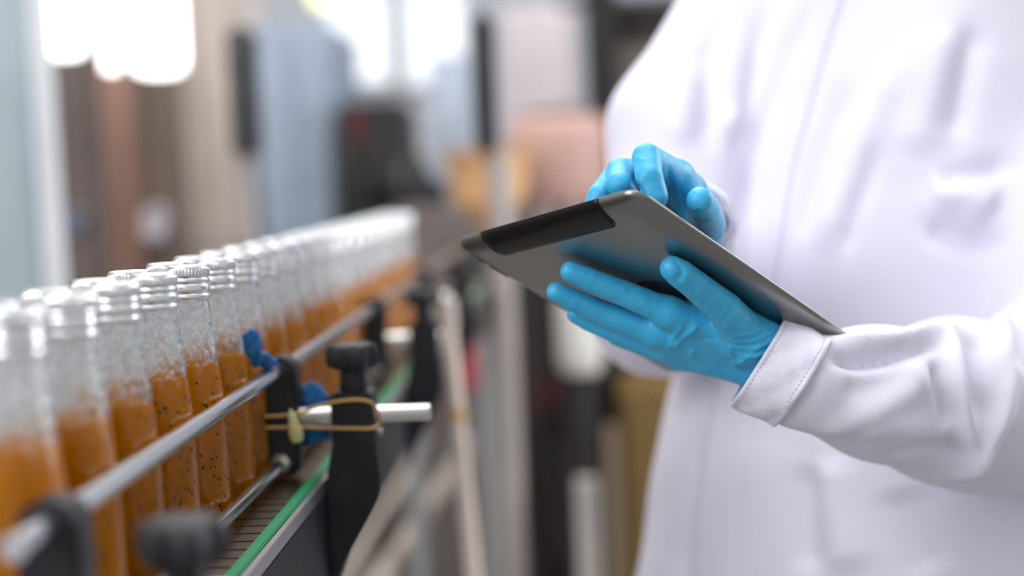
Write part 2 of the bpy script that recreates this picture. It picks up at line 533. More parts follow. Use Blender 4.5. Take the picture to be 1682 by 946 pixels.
# rubber band round the clamp and post of the second bracket, with its knot; blue strip stuffed behind
yb = ybr
xa, xb = XR - 0.0185, XP + 0.0205
P = [(xa, yb, 1.0145), (xa + 0.006, yb - 0.013, 1.0150), (XR + 0.012, yb - 0.0135, 1.0160), (XR + 0.026, yb - 0.015, 1.0205), (XP - 0.014, yb - 0.0185, 1.0255), (XP + 0.004, yb - 0.0185, 1.0270),
     (XP + 0.016, yb - 0.0175, 1.0245), (xb - 0.0005, yb - 0.012, 1.0165), (xb, yb - 0.006, 1.0075), (XP + 0.017, yb - 0.0180, 1.0040), (XP, yb - 0.0185, 1.0042), (XP - 0.02, yb - 0.017, 1.0050),
     (XR + 0.016, yb - 0.0138, 1.0058), (xa + 0.006, yb - 0.0135, 1.0062), (xa, yb, 1.0066)]
rb = tag(empty('rubber_band', (XR + 0.013, yb - 0.014, 1.006)), 'tan rubber band looped between clamp and post of the bracket', 'rubber band')
o = link('band_loop', tube_mesh(spline(P, 5).tolist(), 0.0013, 8), MAT['rubber'], rb); o.matrix_parent_inverse = rb.matrix_world.inverted(); o.matrix_parent_inverse = Matrix.Translation((-rb.location.x, -rb.location.y, -rb.location.z))
km = lathe_mesh([(0.0008, -0.0135), (0.0045, -0.0120), (0.0058, -0.006), (0.0048, 0.0), (0.0034, 0.006), (0.0024, 0.011), (0.0008, 0.0145)], 16, None, True, True)
o = link('knot', km, MAT['tagm'], rb); o.location = (0, -0.0035, 0.001); o.rotation_euler = (0.1, -0.18, 0.3)


def ribbon(name, pts, widths, wdir, thick, mat, parent):
    bm = bmesh.new(); rows = []
    C = spline(pts, 6); Wd = np.interp(np.linspace(0, 1, len(C)), np.linspace(0, 1, len(widths)), widths)
    wd = np.array(wdir, float); wd /= np.linalg.norm(wd)
    for i, c in enumerate(C):
        t = C[min(i + 1, len(C) - 1)] - C[max(i - 1, 0)]; t /= np.linalg.norm(t)
        w = wd - t * (wd @ t); w /= np.linalg.norm(w); nrm = np.cross(t, w)
        rows.append([bm.verts.new(c + w * Wd[i] * (j / 4 - 0.5) + nrm * 0.0022 * math.sin(i * 1.1 + j * 1.7)) for j in range(5)])
    for A, B in zip(rows, rows[1:]):
        for j in range(4): bm.faces.new((A[j], A[j + 1], B[j + 1], B[j]))
    me = from_bm(bm, sm=True); o = link(name, me, mat, parent)
    o.matrix_parent_inverse = Matrix.Translation(-parent.location)
    md = o.modifiers.new('solid', 'SOLIDIFY'); md.thickness = thick
    return o


bl = tag(empty('blue_plastic_strip', (XR + 0.01, yb + 0.014, 1.0)), 'crumpled blue plastic strip wound behind the bracket clamp', 'plastic strip')
ribbon('strip_upper', [U(404, 546, 1.083), U(413, 560, 1.084), U(419, 580, 1.086), U(432, 592, 1.094), U(447, 600, 1.112)], [0.013, 0.017, 0.011, 0.017, 0.012], (1, 0, 0.25), 0.0015, MAT['bluecloth'], bl)
ribbon('strip_middle', [(XR + 0.018, yb + 0.0135, 1.036), (XR + 0.024, yb + 0.012, 1.026), (XR + 0.026, yb + 0.0125, 1.014), (XR + 0.024, yb + 0.0135, 1.000), (XR + 0.026, yb + 0.0135, 0.988)], [0.010, 0.022, 0.024, 0.020, 0.024], (1, 0, 0.1), 0.0015, MAT['bluecloth'], bl)
ribbon('strip_end', [(XR - 0.0195, yb - 0.001, 1.0195), (XR - 0.0205, yb - 0.003, 1.012), (XR - 0.0185, yb + 0.001, 1.004)], [0.007, 0.010, 0.006], (0.8, 1, 0), 0.0015, MAT['bluecloth'], bl)

# ================================================================== bottles
WALL = 0.0019
outer = [(0.0172, 0.0), (0.0195, 0.0015), (0.0205, 0.005), (0.0205, 0.058), (0.0202, 0.074), (0.0190, 0.094), (0.0169, 0.116), (0.0149, 0.136), (0.0131, 0.154), (0.0124, 0.160), (0.0122, 0.180)]
fine = [tuple(p) for p in spline([np.array(p) for p in outer], 3)]
inner = [(max(r - WALL, 0.001), max(z, 0.0045)) for r, z in fine if z > 0.004]
gm = bmesh.new()
glass_me = lathe_mesh([(0.0005, 0.0015)] + [(0.012, 0.0015)] + fine + inner[::-1] + [(0.012, 0.0048), (0.0005, 0.0048)], 40, None, True, True); gm.free()
glass_me.materials.append(MAT['glass'])


def inner_r(z):
    return float(np.interp(z, [p[1] for p in inner], [p[0] for p in inner]))


def liquid_mesh(level):
    zs = [0.0046] + list(np.linspace(0.006, level, 16))
    prof = [(inner_r(z) + 0.0002, z) for z in zs]
    prof += [(prof[-1][0] - 0.0012, level - 0.0006)]
    me = lathe_mesh(prof, 40, None, True, True); me.materials.append(MAT['drink']); return me


def cap_mesh():
    seg = 80
    prof = [(0.0120, 0.0), (0.0134, 0.0002), (0.0139, 0.0014), (0.0136, 0.0034), (0.0129, 0.0040), (0.0136, 0.0048), (0.0139, 0.0065), (0.0139, 0.0085), (0.0136, 0.0100), (0.0129, 0.0107),
            (0.0136, 0.0116), (0.0139, 0.0130), (0.0136, 0.0142), (0.0130, 0.0148), (0.0139, 0.0158), (0.0142, 0.0170), (0.0142, 0.0200), (0.0139, 0.0216), (0.0131, 0.0227), (0.0110, 0.0230), (0.004, 0.0231)]
    return lathe_mesh(prof, seg, lambda i, k: (-0.0004 if k % 2 else 0.0002) if 14 <= i <= 17 else 0.0, True, True)


cap_me = cap_mesh(); cap_me.materials.append(MAT['capmetal'])
liq = [liquid_mesh(l) for l in (0.1145, 0.1120, 0.1165)]


def seed_mesh(level, n, seedv):
    r = random.Random(seedv); bm = bmesh.new()
    for _ in range(n):
        z = r.uniform(0.008, level - 0.006); a = r.uniform(0, 2 * math.pi); rr = inner_r(z) + 0.0004
        s = r.uniform(0.00055, 0.0009)
        mt = Matrix.Translation((rr * math.cos(a), rr * math.sin(a), z)) @ Matrix.Rotation(a, 4, 'Z') @ Matrix.Rotation(r.uniform(-0.6, 0.6), 4, 'X') @ Matrix.Diagonal((s * 0.8, s, s * 1.5, 1))
        bmesh.ops.create_icosphere(bm, subdivisions=1, radius=1.0, matrix=mt)
    me = from_bm(bm, sm=True); me.materials.append(MAT['seed']); return me


seeds = [seed_mesh(0.112, 230, 3), seed_mesh(0.112, 230, 5)]
ORD = ['', 'first', 'second', 'third', 'fourth', 'fifth', 'sixth', 'seventh', 'eighth', 'ninth', 'tenth', 'eleventh', 'twelfth', 'thirteenth', 'fourteenth', 'fifteenth', 'sixteenth', 'seventeenth', 'eighteenth']


def bottle(x, y, lab, grp, v, with_seeds):
    e = tag(empty('juice_bottle', (x, y, ZB + 0.0002)), lab, 'bottle', grp)
    e.rotation_euler = (0, 0, random.uniform(0, 6.28))
    link('glass_body', glass_me, None, e)
    link('drink', liq[v % 3], None, e)
    c = link('cap', cap_me, None, e); c.location = (0, 0, 0.1602)
    if with_seeds:
        s = link('basil_seeds', seeds[v % 2], None, e); s['kind'] = 'stuff'
    return e


for k in range(-4, 17):
    y = YF + k * PITCH
    jx = 0 if k == 0 else random.uniform(-0.0015, 0.001)
    w = 'sharply focused' if k == 0 else ''
    if k == 0: lab = 'sharply focused bottle of amber drink with seeds and ribbed silver cap'
    elif k > 0: lab = 'amber drink bottle in the front row, %s beyond the sharp one' % ORD[k]
    else: lab = 'amber drink bottle in the front row, %s nearer than the sharp one' % ORD[-k]
    bottle(XF + jx, y + (0 if k == 0 else random.uniform(-0.002, 0.002)), lab, 'front row of bottles', k + 9, -3 <= k <= 5)
for k in range(-4, 17):
    y = YF + (k + 0.5) * PITCH
    n = k + 1 if k >= 0 else -k
    lab = 'amber drink bottle in the back row, %s %s the sharp front bottle' % (ORD[n], 'beyond' if k >= 0 else 'nearer than')
    bottle(XF - 0.0275 + random.uniform(-0.002, 0.001), y + random.uniform(-0.002, 0.002), lab, 'back row of bottles', k + 10, -3 <= k <= 3)

# ================================================================== tablet
TP0 = np.array([0.0363, 0.9017, -0.0116]) + CAM; TP1 = np.array([-0.0927, 1.0308, -0.0461]) + CAM; TP2 = np.array([0.1995, 1.0327, -0.1316]) + CAM
TL, TW, TH = 0.2412, 0.1857, 0.0088
tu = TP2 - TP0; tu /= np.linalg.norm(tu)
tv = TP1 - TP0; tv -= tu * (tv @ tu); tv /= np.linalg.norm(tv)
tn = np.cross(tu, tv)            # screen side
TMAT = Matrix([[tu[0], tv[0], tn[0], TP0[0]], [tu[1], tv[1], tn[1], TP0[1]], [tu[2], tv[2], tn[2], TP0[2]], [0, 0, 0, 1]])
tab = tag(empty('tablet'), 'silver tablet computer with black strip on its back, held in both gloved hands', 'tablet')
tab.matrix_world = TMAT


def rrect(inset, z, R=0.0125, n=8):
    r = max(R - inset, 0.0015); pts = []
    for cxx, cyy, a0 in ((TL - inset - r, TW - inset - r, 0), (inset + r, TW - inset - r, 90), (inset + r, inset + r, 180), (TL - inset - r, inset + r, 270)):
        for k in range(n + 1):
            a = math.radians(a0 + 90 * k / n); pts.append((cxx + r * math.cos(a), cyy + r * math.sin(a), z))
    return pts


INS = 0.024


def backz(d):
    t = 1 - min(max(d, 0), INS) / INS
    return -(0.0009 + (TH - 0.0009) * math.sqrt(max(0, 1 - t ** 2.0)))


bm = bmesh.new(); rows = [rrect(0.0005, 0.0), rrect(0.0, -0.0003), rrect(0.0, -0.0009)] + [rrect(d, backz(d)) for d in (0.0003, 0.0008, 0.0016, 0.003, 0.005, 0.0075, 0.0105, 0.0135, 0.017, 0.0205, 0.024)]
vr = [[bm.verts.new(p) for p in r] for r in rows]
for A, B in zip(vr, vr[1:]):
    for k in range(len(A)): bm.faces.new((A[k], A[(k + 1) % len(A)], B[(k + 1) % len(A)], B[k]))
bm.faces.new(vr[0]); bm.faces.new(vr[-1][::-1])
me = from_bm(bm, sm=True)
link('back_shell', autosmooth(me, 60), MAT['alu'], tab)
bm = bmesh.new(); A = [bm.verts.new(p) for p in rrect(0.0025, 0.0003)]; B = [bm.verts.new(p) for p in rrect(0.0025, 0.0008)]
bm.faces.new(B); bm.faces.new(A[::-1])
for k in range(len(A)): bm.faces.new((A[k], A[(k + 1) % len(A)], B[(k + 1) % len(A)], B[k]))
link('screen', from_bm(bm), MAT['screen'], tab)
# black antenna cover wrapped over the short edge
bm = bmesh.new(); rows = []
va, vb, wd = 0.034, 0.154, 0.0235
for i in range(17):
    s = i / 16
    d = wd * s ** 1.5
    cut = max(0.0, s - 0.72) / 0.28
    ins = 0.006 * (1 - math.sqrt(max(0, 1 - cut ** 2)))
    row = []
    for j in range(25):
        v = va + ins + (vb - va - 2 * ins) * j / 24
        row.append(bm.verts.new((d - 0.0002, v, backz(d) - 0.00025)))
    rows.append(row)
top = [bm.verts.new((-0.0003, va + (vb - va) * j / 24, -0.0006)) for j in range(25)]
rows = [top] + rows
for A, B in zip(rows, rows[1:]):
    for j in range(24): bm.faces.new((A[j], A[j + 1], B[j + 1], B[j]))
o = link('antenna_cover', from_bm(bm, sm=True), MAT['strip'], tab); o['label'] = 'glossy black plastic strip along the short edge'
md = o.modifiers.new('solid', 'SOLIDIFY'); md.thickness = 0.0006; md.offset = -1
# dark emblem in the middle of the back, two edge buttons
bm = bmesh.new(); ring = []
for k in range(36):
    a = 2 * math.pi * k / 36
    r = 0.0190 * (1 + 0.06 * math.cos(2 * a) + 0.03 * math.cos(3 * a))
    ring.append((0.112 + r * math.cos(a), 0.078 + r * math.sin(a)))
A = [bm.verts.new((x, y, -TH - 0.0001)) for x, y in ring]; B = [bm.verts.new((x, y, -TH + 0.0003)) for x, y in ring]
bm.faces.new(A); bm.faces.new(B[::-1])
for k in range(36): bm.faces.new((A[k], B[k], B[(k + 1) % 36], A[(k + 1) % 36]))
link('emblem', from_bm(bm), MAT['emblem'], tab)
for u0, u1 in ((0.026, 0.031), (0.038, 0.056)):
    link('edge_button', box_mesh((u0, TW - 0.0028, -0.0044), (u1, TW + 0.0002, -0.0028), 0.0004), MAT['strip'], tab)


def clear_of_tablet(p, r):
    q = (np.asarray(p) - TP0)
    return -(q @ tn) - TH - r


# ================================================================== person in a lab coat
person = tag(empty('person', (0.36, 1.42, 0)), 'person in white lab coat and blue gloves tapping on a tablet', 'person')


def pp(name, me, mat, label=None):
    o = link(name, me, mat, person)
    o.matrix_parent_inverse = Matrix.Translation((-0.36, -1.42, 0))
    if label: o['label'] = label
    return o


# ---- gloves
def hand(fingers, palm, h, kf, kp, folds, zoom=None):
    allp = np.array([U(*p[:3]) for ch in fingers + palm for p in ch]); rr = max(p[3] for ch in fingers + palm for p in ch) / 1000 + 0.006
    Fd = Field(allp.min(0) - rr, allp.max(0) + rr, h)
    mk = lambda ch: [(U(*p[:3]), p[3] / 1000) for p in ch]
    P = None
    for ch in palm:
        d = Fd.chain(mk(ch), kf); P = d if P is None else smin(P, d, kp)
    D = P
    parts = [smin(P, Fd.chain(mk(ch), kf), kp * 0.6) for ch in fingers]
    for d in parts: D = np.minimum(D, d)
    V, F = surface_nets(D, Fd.lo, h)
    V = lap(V, F, 5)
    if folds: V = add_folds(V, F, folds)
    return V, F


LH_f = [
    [(1100, 513, 1.006, 10.5), (1020, 480, 1.000, 9.2), (968, 459, 0.995, 8.4), (937, 446, 0.992, 7.4)],
    [(1078, 546, 1.022, 10.5), (990, 514, 1.018, 9.0), (942, 493, 1.012, 8.2), (914, 479, 1.008, 7.2)],
    [(1090, 570, 1.036, 10.0), (1012, 545, 1.036, 8.4), (968, 527, 1.034, 7.6), (946, 516, 1.032, 6.8)],
    [(1115, 585, 1.046, 9.2), (1058, 568, 1.050, 7.8), (1012, 553, 1.052, 6.8)],
    [(1228, 552, 1.006, 15.5), (1190, 508, 0.980, 12.5), (1143, 469, 0.961, 10.2), (1118, 450, 0.953, 9.8), (1105, 441, 0.950, 8.8)],
]
LH_p = [
    [(1100, 514, 1.006, 10.8), (1170, 538, 1.012, 13.0), (1240, 562, 1.014, 15.0)],
    [(1078, 546, 1.022, 10.8), (1160, 560, 1.026, 13.0), (1240, 580, 1.028, 15.0)],
    [(1090, 570, 1.036, 10.0), (1160, 580, 1.038, 12.0), (1232, 592, 1.036, 14.0)],
    [(1115, 585, 1.046, 9.2), (1170, 594, 1.044, 10.5), (1224, 604, 1.040, 12.0)],
    [(1228, 552, 1.006, 15.5), (1262, 566, 1.010, 16.0), (1298, 584, 1.018, 14.0)],
    [(1228, 590, 1.034, 14.0), (1250, 604, 1.030, 14.5), (1284, 620, 1.030, 14.0)],
]
LH_folds = []
for i in range(9):      # stretch creases fanning from the thumb root to the wrist
    x = 1150 + i * 13; y = 472 + i * 6.5
    LH_folds.append(([(x + 4, y), (x + 12, y + 16), (x + 2, y + 34)], 0.0015, -0.00045))
for i in range(6):
    x = 1222 + i * 6; y = 515 + i * 11
    LH_folds.append(([(x + 40, y + 4), (x + 5, y + 22), (x - 40, y + 20)], 0.0018, 0.0011))
LH_folds += [([(1105, 425), (1120, 445), (1112, 462)], 0.0022, -0.0012), ([(1148, 533), (1130, 548), (1105, 572)], 0.0026, 0.0026), ([(1120, 530), (1108, 552), (1092, 575)], 0.0024, 0.0020),
             ([(1250, 560), (1220, 590), (1205, 600)], 0.0026, 0.0025), ([(1198, 565), (1206, 590), (1212, 605)], 0.0024, 0.0022), ([(1140, 572), (1132, 590)], 0.0020, 0.0012),
             ([(1262, 578), (1240, 585), (1215, 606)], 0.0024, 0.0014), ([(1180, 560), (1160, 556), (1140, 560)], 0.0024, -0.0010)]
V, F = hand(LH_f, LH_p, 0.0012, 0.0008, 0.010, LH_folds)
pp('glove', mesh_vf(V, F), MAT['glove'], 'blue nitrile glove on the hand under the tablet')

RH_f = [
    [(1112, 290, 0.985, 11.0), (1062, 259, 0.944, 9.8), (1066, 290, 0.932, 9.2), (1078, 324, 0.930, 8.0)],
    [(1078, 290, 0.998, 11.0), (1018, 282, 0.962, 9.6), (1018, 303, 0.945, 9.0), (1036, 330, 0.955, 8.0)],
    [(1055, 298, 1.008, 10.5), (1008, 295, 0.985, 9.4), (985, 322, 0.972, 8.6), (975, 345, 0.972, 7.5)],
    [(1045, 312, 1.020, 9.5), (1000, 318, 1.000, 8.4), (978, 345, 0.990, 7.5)],
    [(1150, 385, 1.030, 15.0), (1160, 362, 0.985, 12.2), (1156, 342, 0.955, 10.4), (1150, 329, 0.938, 9.2)],
]
RH_p = [
    [(1112, 290, 0.985, 11.0), (1128, 315, 1.020, 15.0), (1140, 350, 1.060, 17.0)],
    [(1078, 290, 0.998, 11.0), (1105, 320, 1.025, 15.0), (1125, 350, 1.062, 18.0)],
    [(1055, 298, 1.008, 10.5), (1085, 330, 1.035, 15.0), (1115, 360, 1.065, 18.0)],
    [(1045, 312, 1.020, 9.5), (1075, 345, 1.045, 13.0), (1110, 370, 1.070, 17.0)],
    [(1112, 300, 0.990, 10.0), (1135, 335, 0.995, 11.0), (1158, 372, 1.000, 13.0)],
    [(1150, 385, 1.030, 15.0), (1140, 370, 1.065, 18.0), (1128, 372, 1.100, 22.0)],
]
RH_folds = [([(1050, 292), (1060, 312), (1068, 326)], 0.0020, 0.0010), ([(1040, 290), (1052, 310), (1062, 324)], 0.0018, -0.0011), ([(1137, 346), (1143, 350), (1149, 345)], 0.0016, -0.0013),
            ([(1096, 275), (1100, 300), (1098, 330)], 0.0030, -0.0014), ([(1046, 255), (1051, 262), (1060, 262)], 0.0016, 0.0008), ([(1122, 318), (1122, 335), (1126, 350)], 0.0022, -0.0012)]
V, F = hand(RH_f, RH_p, 0.0012, 0.0008, 0.009, RH_folds)
pp('glove', mesh_vf(V, F), MAT['glove'], 'blue nitrile glove on the pointing hand above the tablet')

# ---- coat: one continuous garment
AL = math.radians(40)
fw = np.array([-math.cos(AL), -math.sin(AL)]); lf = np.array([math.sin(AL), -math.cos(AL)])
CH = 0.004
Fd = Field((-0.04, 0.96, 0.55), (0.74, 1.72, 1.48), CH)
cb = U(1428, 880, 1.42); ct = U(1486, 100, 1.42)
zs = np.array([0.50, 0.70, 0.85, 1.00, 1.15, 1.28, 1.36, 1.42, 1.46, 1.52])
kx = (ct[:2] - cb[:2]) / (ct[2] - cb[2])
cxs = cb[0] + kx[0] * (zs - cb[2]); cys = cb[1] + kx[1] * (zs - cb[2])
aw = np.array([0.27, 0.255, 0.240, 0.222, 0.212, 0.205, 0.195, 0.165, 0.09, 0.06])
bw = np.array([0.215, 0.205, 0.190, 0.172, 0.160, 0.150, 0.135, 0.110, 0.07, 0.055])
zz = Fd.ax[2]
I = lambda t: np.interp(zz, zs, t)[None, None, :].astype(np.float32)
dx = Fd.X - I(cxs); dy = Fd.Y - I(cys)
pf = dx * fw[0] + dy * fw[1]; pl = dx * lf[0] + dy * lf[1]
ang = np.arctan2(pl, pf)
# hanging folds of the skirt, deeper towards the hem
fold = (np.sin(ang * 9 + 0.6) * 0.5 + np.sin(ang * 14 + 2.0) * 0.35) * np.clip((0.98 - Fd.Z) / 0.45, 0, 1) * 0.010
q = 2.3
tors = ((np.abs(pl / I(aw)) ** q + np.abs(pf / I(bw)) ** q) ** (1 / q) - 1) * np.minimum(I(aw), I(bw)) - fold
tors = np.maximum(tors, np.maximum(0.56 - Fd.Z, Fd.Z - 1.47)).astype(np.float32)
LSH = U(1890, 40, 1.30); LEL = U(1760, 655, 1.160); LMID = U(1560, 658, 1.105); LCU = U(1316, 627, 1.018)
RSH = U(1262, -20, 1.50); REL = U(1085, 500, 1.36); RWR = U(1120, 372, 1.10)
uarm = Fd.chain([(LSH, 0.085), ((LSH + LEL) / 2, 0.072), (LEL, 0.066)], 0.02)
farm = Fd.chain([(LEL, 0.066), (LMID, 0.057), (U(1440, 647, 1.056), 0.041), (LCU, 0.0355)], 0.03)
farm = smin(farm, Fd.cone(U(1615, 735, 1.11), U(1640, 735, 1.12), 0.031, 0.035), 0.02)
ruarm = Fd.chain([(RSH, 0.078), ((RSH * 0.45 + REL * 0.55) + np.array([-0.022, 0, 0.02]), 0.072), (REL, 0.064)], 0.03)
rfarm = Fd.chain([(REL, 0.064), ((REL + RWR) / 2 + np.array([0, 0, -0.005]), 0.056), (RWR, 0.042)], 0.03)
D = smin(tors, uarm, 0.03)
D = smin(D, ruarm, 0.025)
D = np.minimum(smin(np.minimum(D, rfarm), ruarm + 0.0, 0.012), D)
D = np.minimum(D, smin(uarm, farm, 0.03))
V, F = surface_nets(D, Fd.lo, CH)
V = lap(V, F, 3)
# soft random rumple over everything
for s, amp in ((16.0, 0.0035), (34.0, 0.0014)):
    ph = rng.uniform(0, 6.28, 6)
    w = np.sin(V[:, 0] * s + 1.7 * np.sin(V[:, 2] * s * 0.6 + ph[0]) + ph[1]) * np.sin(V[:, 1] * s * 1.1 + V[:, 2] * s * 0.5 + 1.3 * np.sin(V[:, 0] * s * 0.8 + ph[2]) + ph[3])
    V = V + vnormals(V, F) * (w * amp)[:, None]
folds = [
    # near sleeve
    ([(1358, 560), (1420, 566), (1490, 560), (1548, 540)], 0.0072, 0.0115),
    ([(1362, 588), (1420, 594), (1480, 582), (1530, 566)], 0.0055, -0.0115),
    ([(1548, 528), (1562, 580), (1570, 640), (1588, 710), (1612, 780)], 0.0085, 0.0115),
    ([(1530, 590), (1545, 640), (1560, 700)], 0.0085, -0.0068),
    ([(1595, 545), (1600, 620), (1615, 700)], 0.0102, -0.0081),
    ([(1330, 705), (1400, 690), (1470, 650), (1530, 600)], 0.0119, 0.0068),
    ([(1380, 640), (1440, 640), (1500, 612)], 0.0102, -0.0047),
    ([(1560, 790), (1600, 760), (1640, 700), (1660, 600)], 0.0076, 0.0074),
    ([(1640, 520), (1648, 570), (1682, 640)], 0.0085, 0.0081),
    ([(1450, 748), (1520, 735), (1590, 745)], 0.0085, -0.0061),
    ([(1400, 715), (1480, 700), (1560, 720)], 0.0102, 0.0047),
    # chest
    ([(1330, 0), (1285, 120), (1240, 260), (1215, 380)], 0.0110, -0.0075),
    ([(1215, 60), (1200, 200), (1190, 330)], 0.0102, 0.0075),
    ([(1260, 0), (1235, 140), (1205, 280)], 0.0085, -0.0067),
    ([(1600, 40), (1580, 140), (1562, 230)], 0.0119, -0.0112),
    ([(1560, 40), (1530, 160), (1500, 260)], 0.0187, 0.0090),
    ([(1440, 235), (1428, 290), (1405, 350), (1385, 420)], 0.0085, -0.0075),
    ([(1480, 90), (1420, 240), (1350, 420)], 0.0170, 0.0075),
    ([(1390, 140), (1340, 280), (1310, 400)], 0.0119, -0.0067),
    ([(1530, 330), (1580, 320), (1630, 350)], 0.0170, 0.0165),
    ([(1540, 300), (1600, 285), (1660, 270)], 0.0102, -0.0105),
    ([(1520, 370), (1580, 395), (1640, 400)], 0.0102, -0.0120),
    # right arm
    ([(1150, 60), (1160, 160), (1150, 260)], 0.012, -0.0060),
    ([(1130, 110), (1125, 180), (1110, 240)], 0.012, 0.0055),
    ([(1180, 0), (1172, 120), (1172, 260)], 0.010, -0.0060),
    # skirt
    ([(1150, 700), (1130, 800), (1110, 946)], 0.0140, -0.0090),
    ([(1330, 760), (1325, 850), (1330, 946)], 0.0160, -0.0090),
    ([(1360, 750), (1375, 850), (1400, 946)], 0.0200, 0.0090),
    ([(1480, 800), (1500, 880), (1530, 946)], 0.0200, -0.0075),
]
V = add_folds(V, F, folds)
V = lap(V, F, 1, 0.4)
pp('coat', mesh_vf(V, F), MAT['coat'], 'white long-sleeved lab coat')
COATBVH = raycaster(V, F)


def surf_strip(name, centers, half, lift, mat, nx=8):
    C = spline([np.array([*c, 0.0]) for c in centers], 8)[:, :2]
    bm = bmesh.new(); rows = []
    for i, c in enumerate(C):
        t = C[min(i + 1, len(C) - 1)] - C[max(i - 1, 0)]; t = t / np.linalg.norm(t); nrm = np.array([-t[1], t[0]])
        row = []
        for j in range(nx + 1):
            s = (j / nx - 0.5) * 2
            dr = Vector(U(*(c + nrm * half * s), 1.0) - CAM).normalized(); og = Vector(CAM)
            hit = COATBVH.ray_cast(og, dr)
            for _ in range(6):      # go past the sleeves to the chest
                if hit[0] is None or ((hit[0] - Vector(CAM)).length > 1.22 and hit[1].dot(dr) < 0): break
                og = hit[0] + dr * 0.002; hit = COATBVH.ray_cast(og, dr)
            if hit[0] is None: row.append(None); continue
            e = lift * (1 - abs(s) ** 8)
            row.append(bm.verts.new(hit[0] + hit[1] * e))
        rows.append(row)
    for A, B in zip(rows, rows[1:]):
        for j in range(nx):
            q4 = (A[j], A[j + 1], B[j + 1], B[j])
            if all(q4) and max((q4[a].co - q4[b].co).length for a, b in ((0, 1), (1, 2), (2, 3), (3, 0))) < 0.03: bm.faces.new(q4)
    for v in [v for v in bm.verts if not v.link_faces]: bm.verts.remove(v)
    o = pp(name, from_bm(bm, sm=True), mat)
    md = o.modifiers.new('solid', 'SOLIDIFY'); md.thickness = 0.0015; md.offset = 0
    return o


# ---- near cuff: an open flattened tube with turned-in hem
def cuff(c0, c1, ax_w, hw0, hw1, hd0, hd1, name='cuff'):
    t = c1 - c0; t /= np.linalg.norm(t)
    wv = np.asarray(ax_w, float)
    dv = np.cross(t, wv / np.linalg.norm(wv)); dv /= np.linalg.norm(dv)
    wv = wv / np.linalg.norm(wv)
    seg = 56; rows = []; bm = bmesh.new()
    prof = [(-0.01, -0.0035), (0.0, 0.0), (0.03, 0.0006), (0.06, 0.0), (0.2, 0.0), (0.4, 0.0004), (0.6, 0.0004), (0.8, 0.0), (0.92, -0.0006), (0.95, 0.0004), (1.0, 0.0006), (1.06, -0.0015)]
    for s, e in prof:
        c = c0 + (c1 - c0) * s; hw = hw0 + (hw1 - hw0) * s + e; hd = hd0 + (hd1 - hd0) * s + e
        row = []
        for k in range(seg):
            a = 2 * math.pi * k / seg
            rp = 0.0009 * math.sin(5 * a + 9 * s) + 0.0007 * math.sin(9 * a - 14 * s)
            row.append(bm.verts.new(c + wv * (hw + rp) * math.cos(a) + dv * (hd + rp) * math.sin(a)))
        rows.append(row)
    # inside lining
    for A, B in zip(rows, rows[1:]):
        for k in range(seg): bm.faces.new((A[k], A[(k + 1) % seg], B[(k + 1) % seg], B[k]))
    o = pp(name, from_bm(bm, sm=True), MAT['cuff'], 'stitched cuff of the coat sleeve')
    md = o.modifiers.new('solid', 'SOLIDIFY'); md.thickness = 0.0014; md.offset = -1
    sb = o.modifiers.new('sub', 'SUBSURF'); sb.levels = 1; sb.render_levels = 1
    bm = bmesh.new()
    for s in (0.07, 0.90):
        c = c0 + (c1 - c0) * s; hw = hw0 + (hw1 - hw0) * s + 0.0007; hd = hd0 + (hd1 - hd0) * s + 0.0007
        for k in range(70):
            pr = []
            for da in (0.0, 0.6):
                a = 2 * math.pi * (k + da) / 70
                rp = 0.0009 * math.sin(5 * a + 9 * s) + 0.0007 * math.sin(9 * a - 14 * s)
                pr.append(c + wv * (hw + rp) * math.cos(a) + dv * (hd + rp) * math.sin(a))
            tube_bm(bm, pr, 0.00035, 5)
    st = link('stitching', from_bm(bm), MAT['thread'], o); st['kind'] = 'stuff'
    return o


wa = U(1290, 521, 1.010); wb = U(1197, 666, 1.028)
c0 = (wa + wb) / 2; hw = np.linalg.norm(wa - wb) / 2
c1 = (U(1366, 556, 1.005) + U(1268, 696, 1.022)) / 2
cuff(c0, c1, wb - wa, hw, hw * 0.97, 0.034, 0.036)
c1r = RWR; c0r = U(1124, 366, 1.075)
cuff(c0r, c1r, np.array([1.0, 0, 0.1]), 0.036, 0.042, 0.033, 0.040)

surf_strip('placket', [(1362, -40), (1330, 60), (1298, 170), (1272, 270), (1254, 370), (1240, 460), (1225, 550), (1211, 640), (1197, 720), (1186, 800), (1178, 880), (1170, 960)], 35, 0.0016, MAT['coat'])

# ---- body under and beyond the coat (neck, head, legs), out of the photograph's frame
MAT['skin'] = simple('skin', (0.62, 0.40, 0.29), 0.5, sss=0.1)
MAT['hair'] = simple('dark_hair', (0.015, 0.011, 0.009), 0.45, bump=(300, 0.4, 0.002))
MAT['trouser'] = simple('dark_trousers', (0.03, 0.032, 0.04), 0.85, bump=(600, 0.3, 0.001))
MAT['shoe'] = simple('white_boot', (0.7, 0.7, 0.7), 0.4)
top = np.array([np.interp(1.46, zs, cxs), np.interp(1.46, zs, cys)])
f3 = np.array([fw[0], fw[1], 0]); l3 = np.array([lf[0], lf[1], 0]); zv = np.array([0, 0, 1.0])
nk = np.array([top[0], top[1], 1.40]) + f3 * 0.0
hd = np.array([top[0], top[1], 1.61]) + f3 * 0.035
RH = [f3, l3, zv]
Fb = Field(hd - np.array([0.16, 0.16, 0.24]), hd + np.array([0.16, 0.16, 0.16]), 0.005)
B_ = Fb.cone(nk, hd - zv * 0.05, 0.062, 0.056)
B_ = smin(B_, Fb.ellipsoid(hd + zv * 0.02 - f3 * 0.01, (0.098, 0.078, 0.108), RH), 0.02)
B_ = smin(B_, Fb.ellipsoid(hd + f3 * 0.030 - zv * 0.055, (0.066, 0.060, 0.066), RH), 0.03)
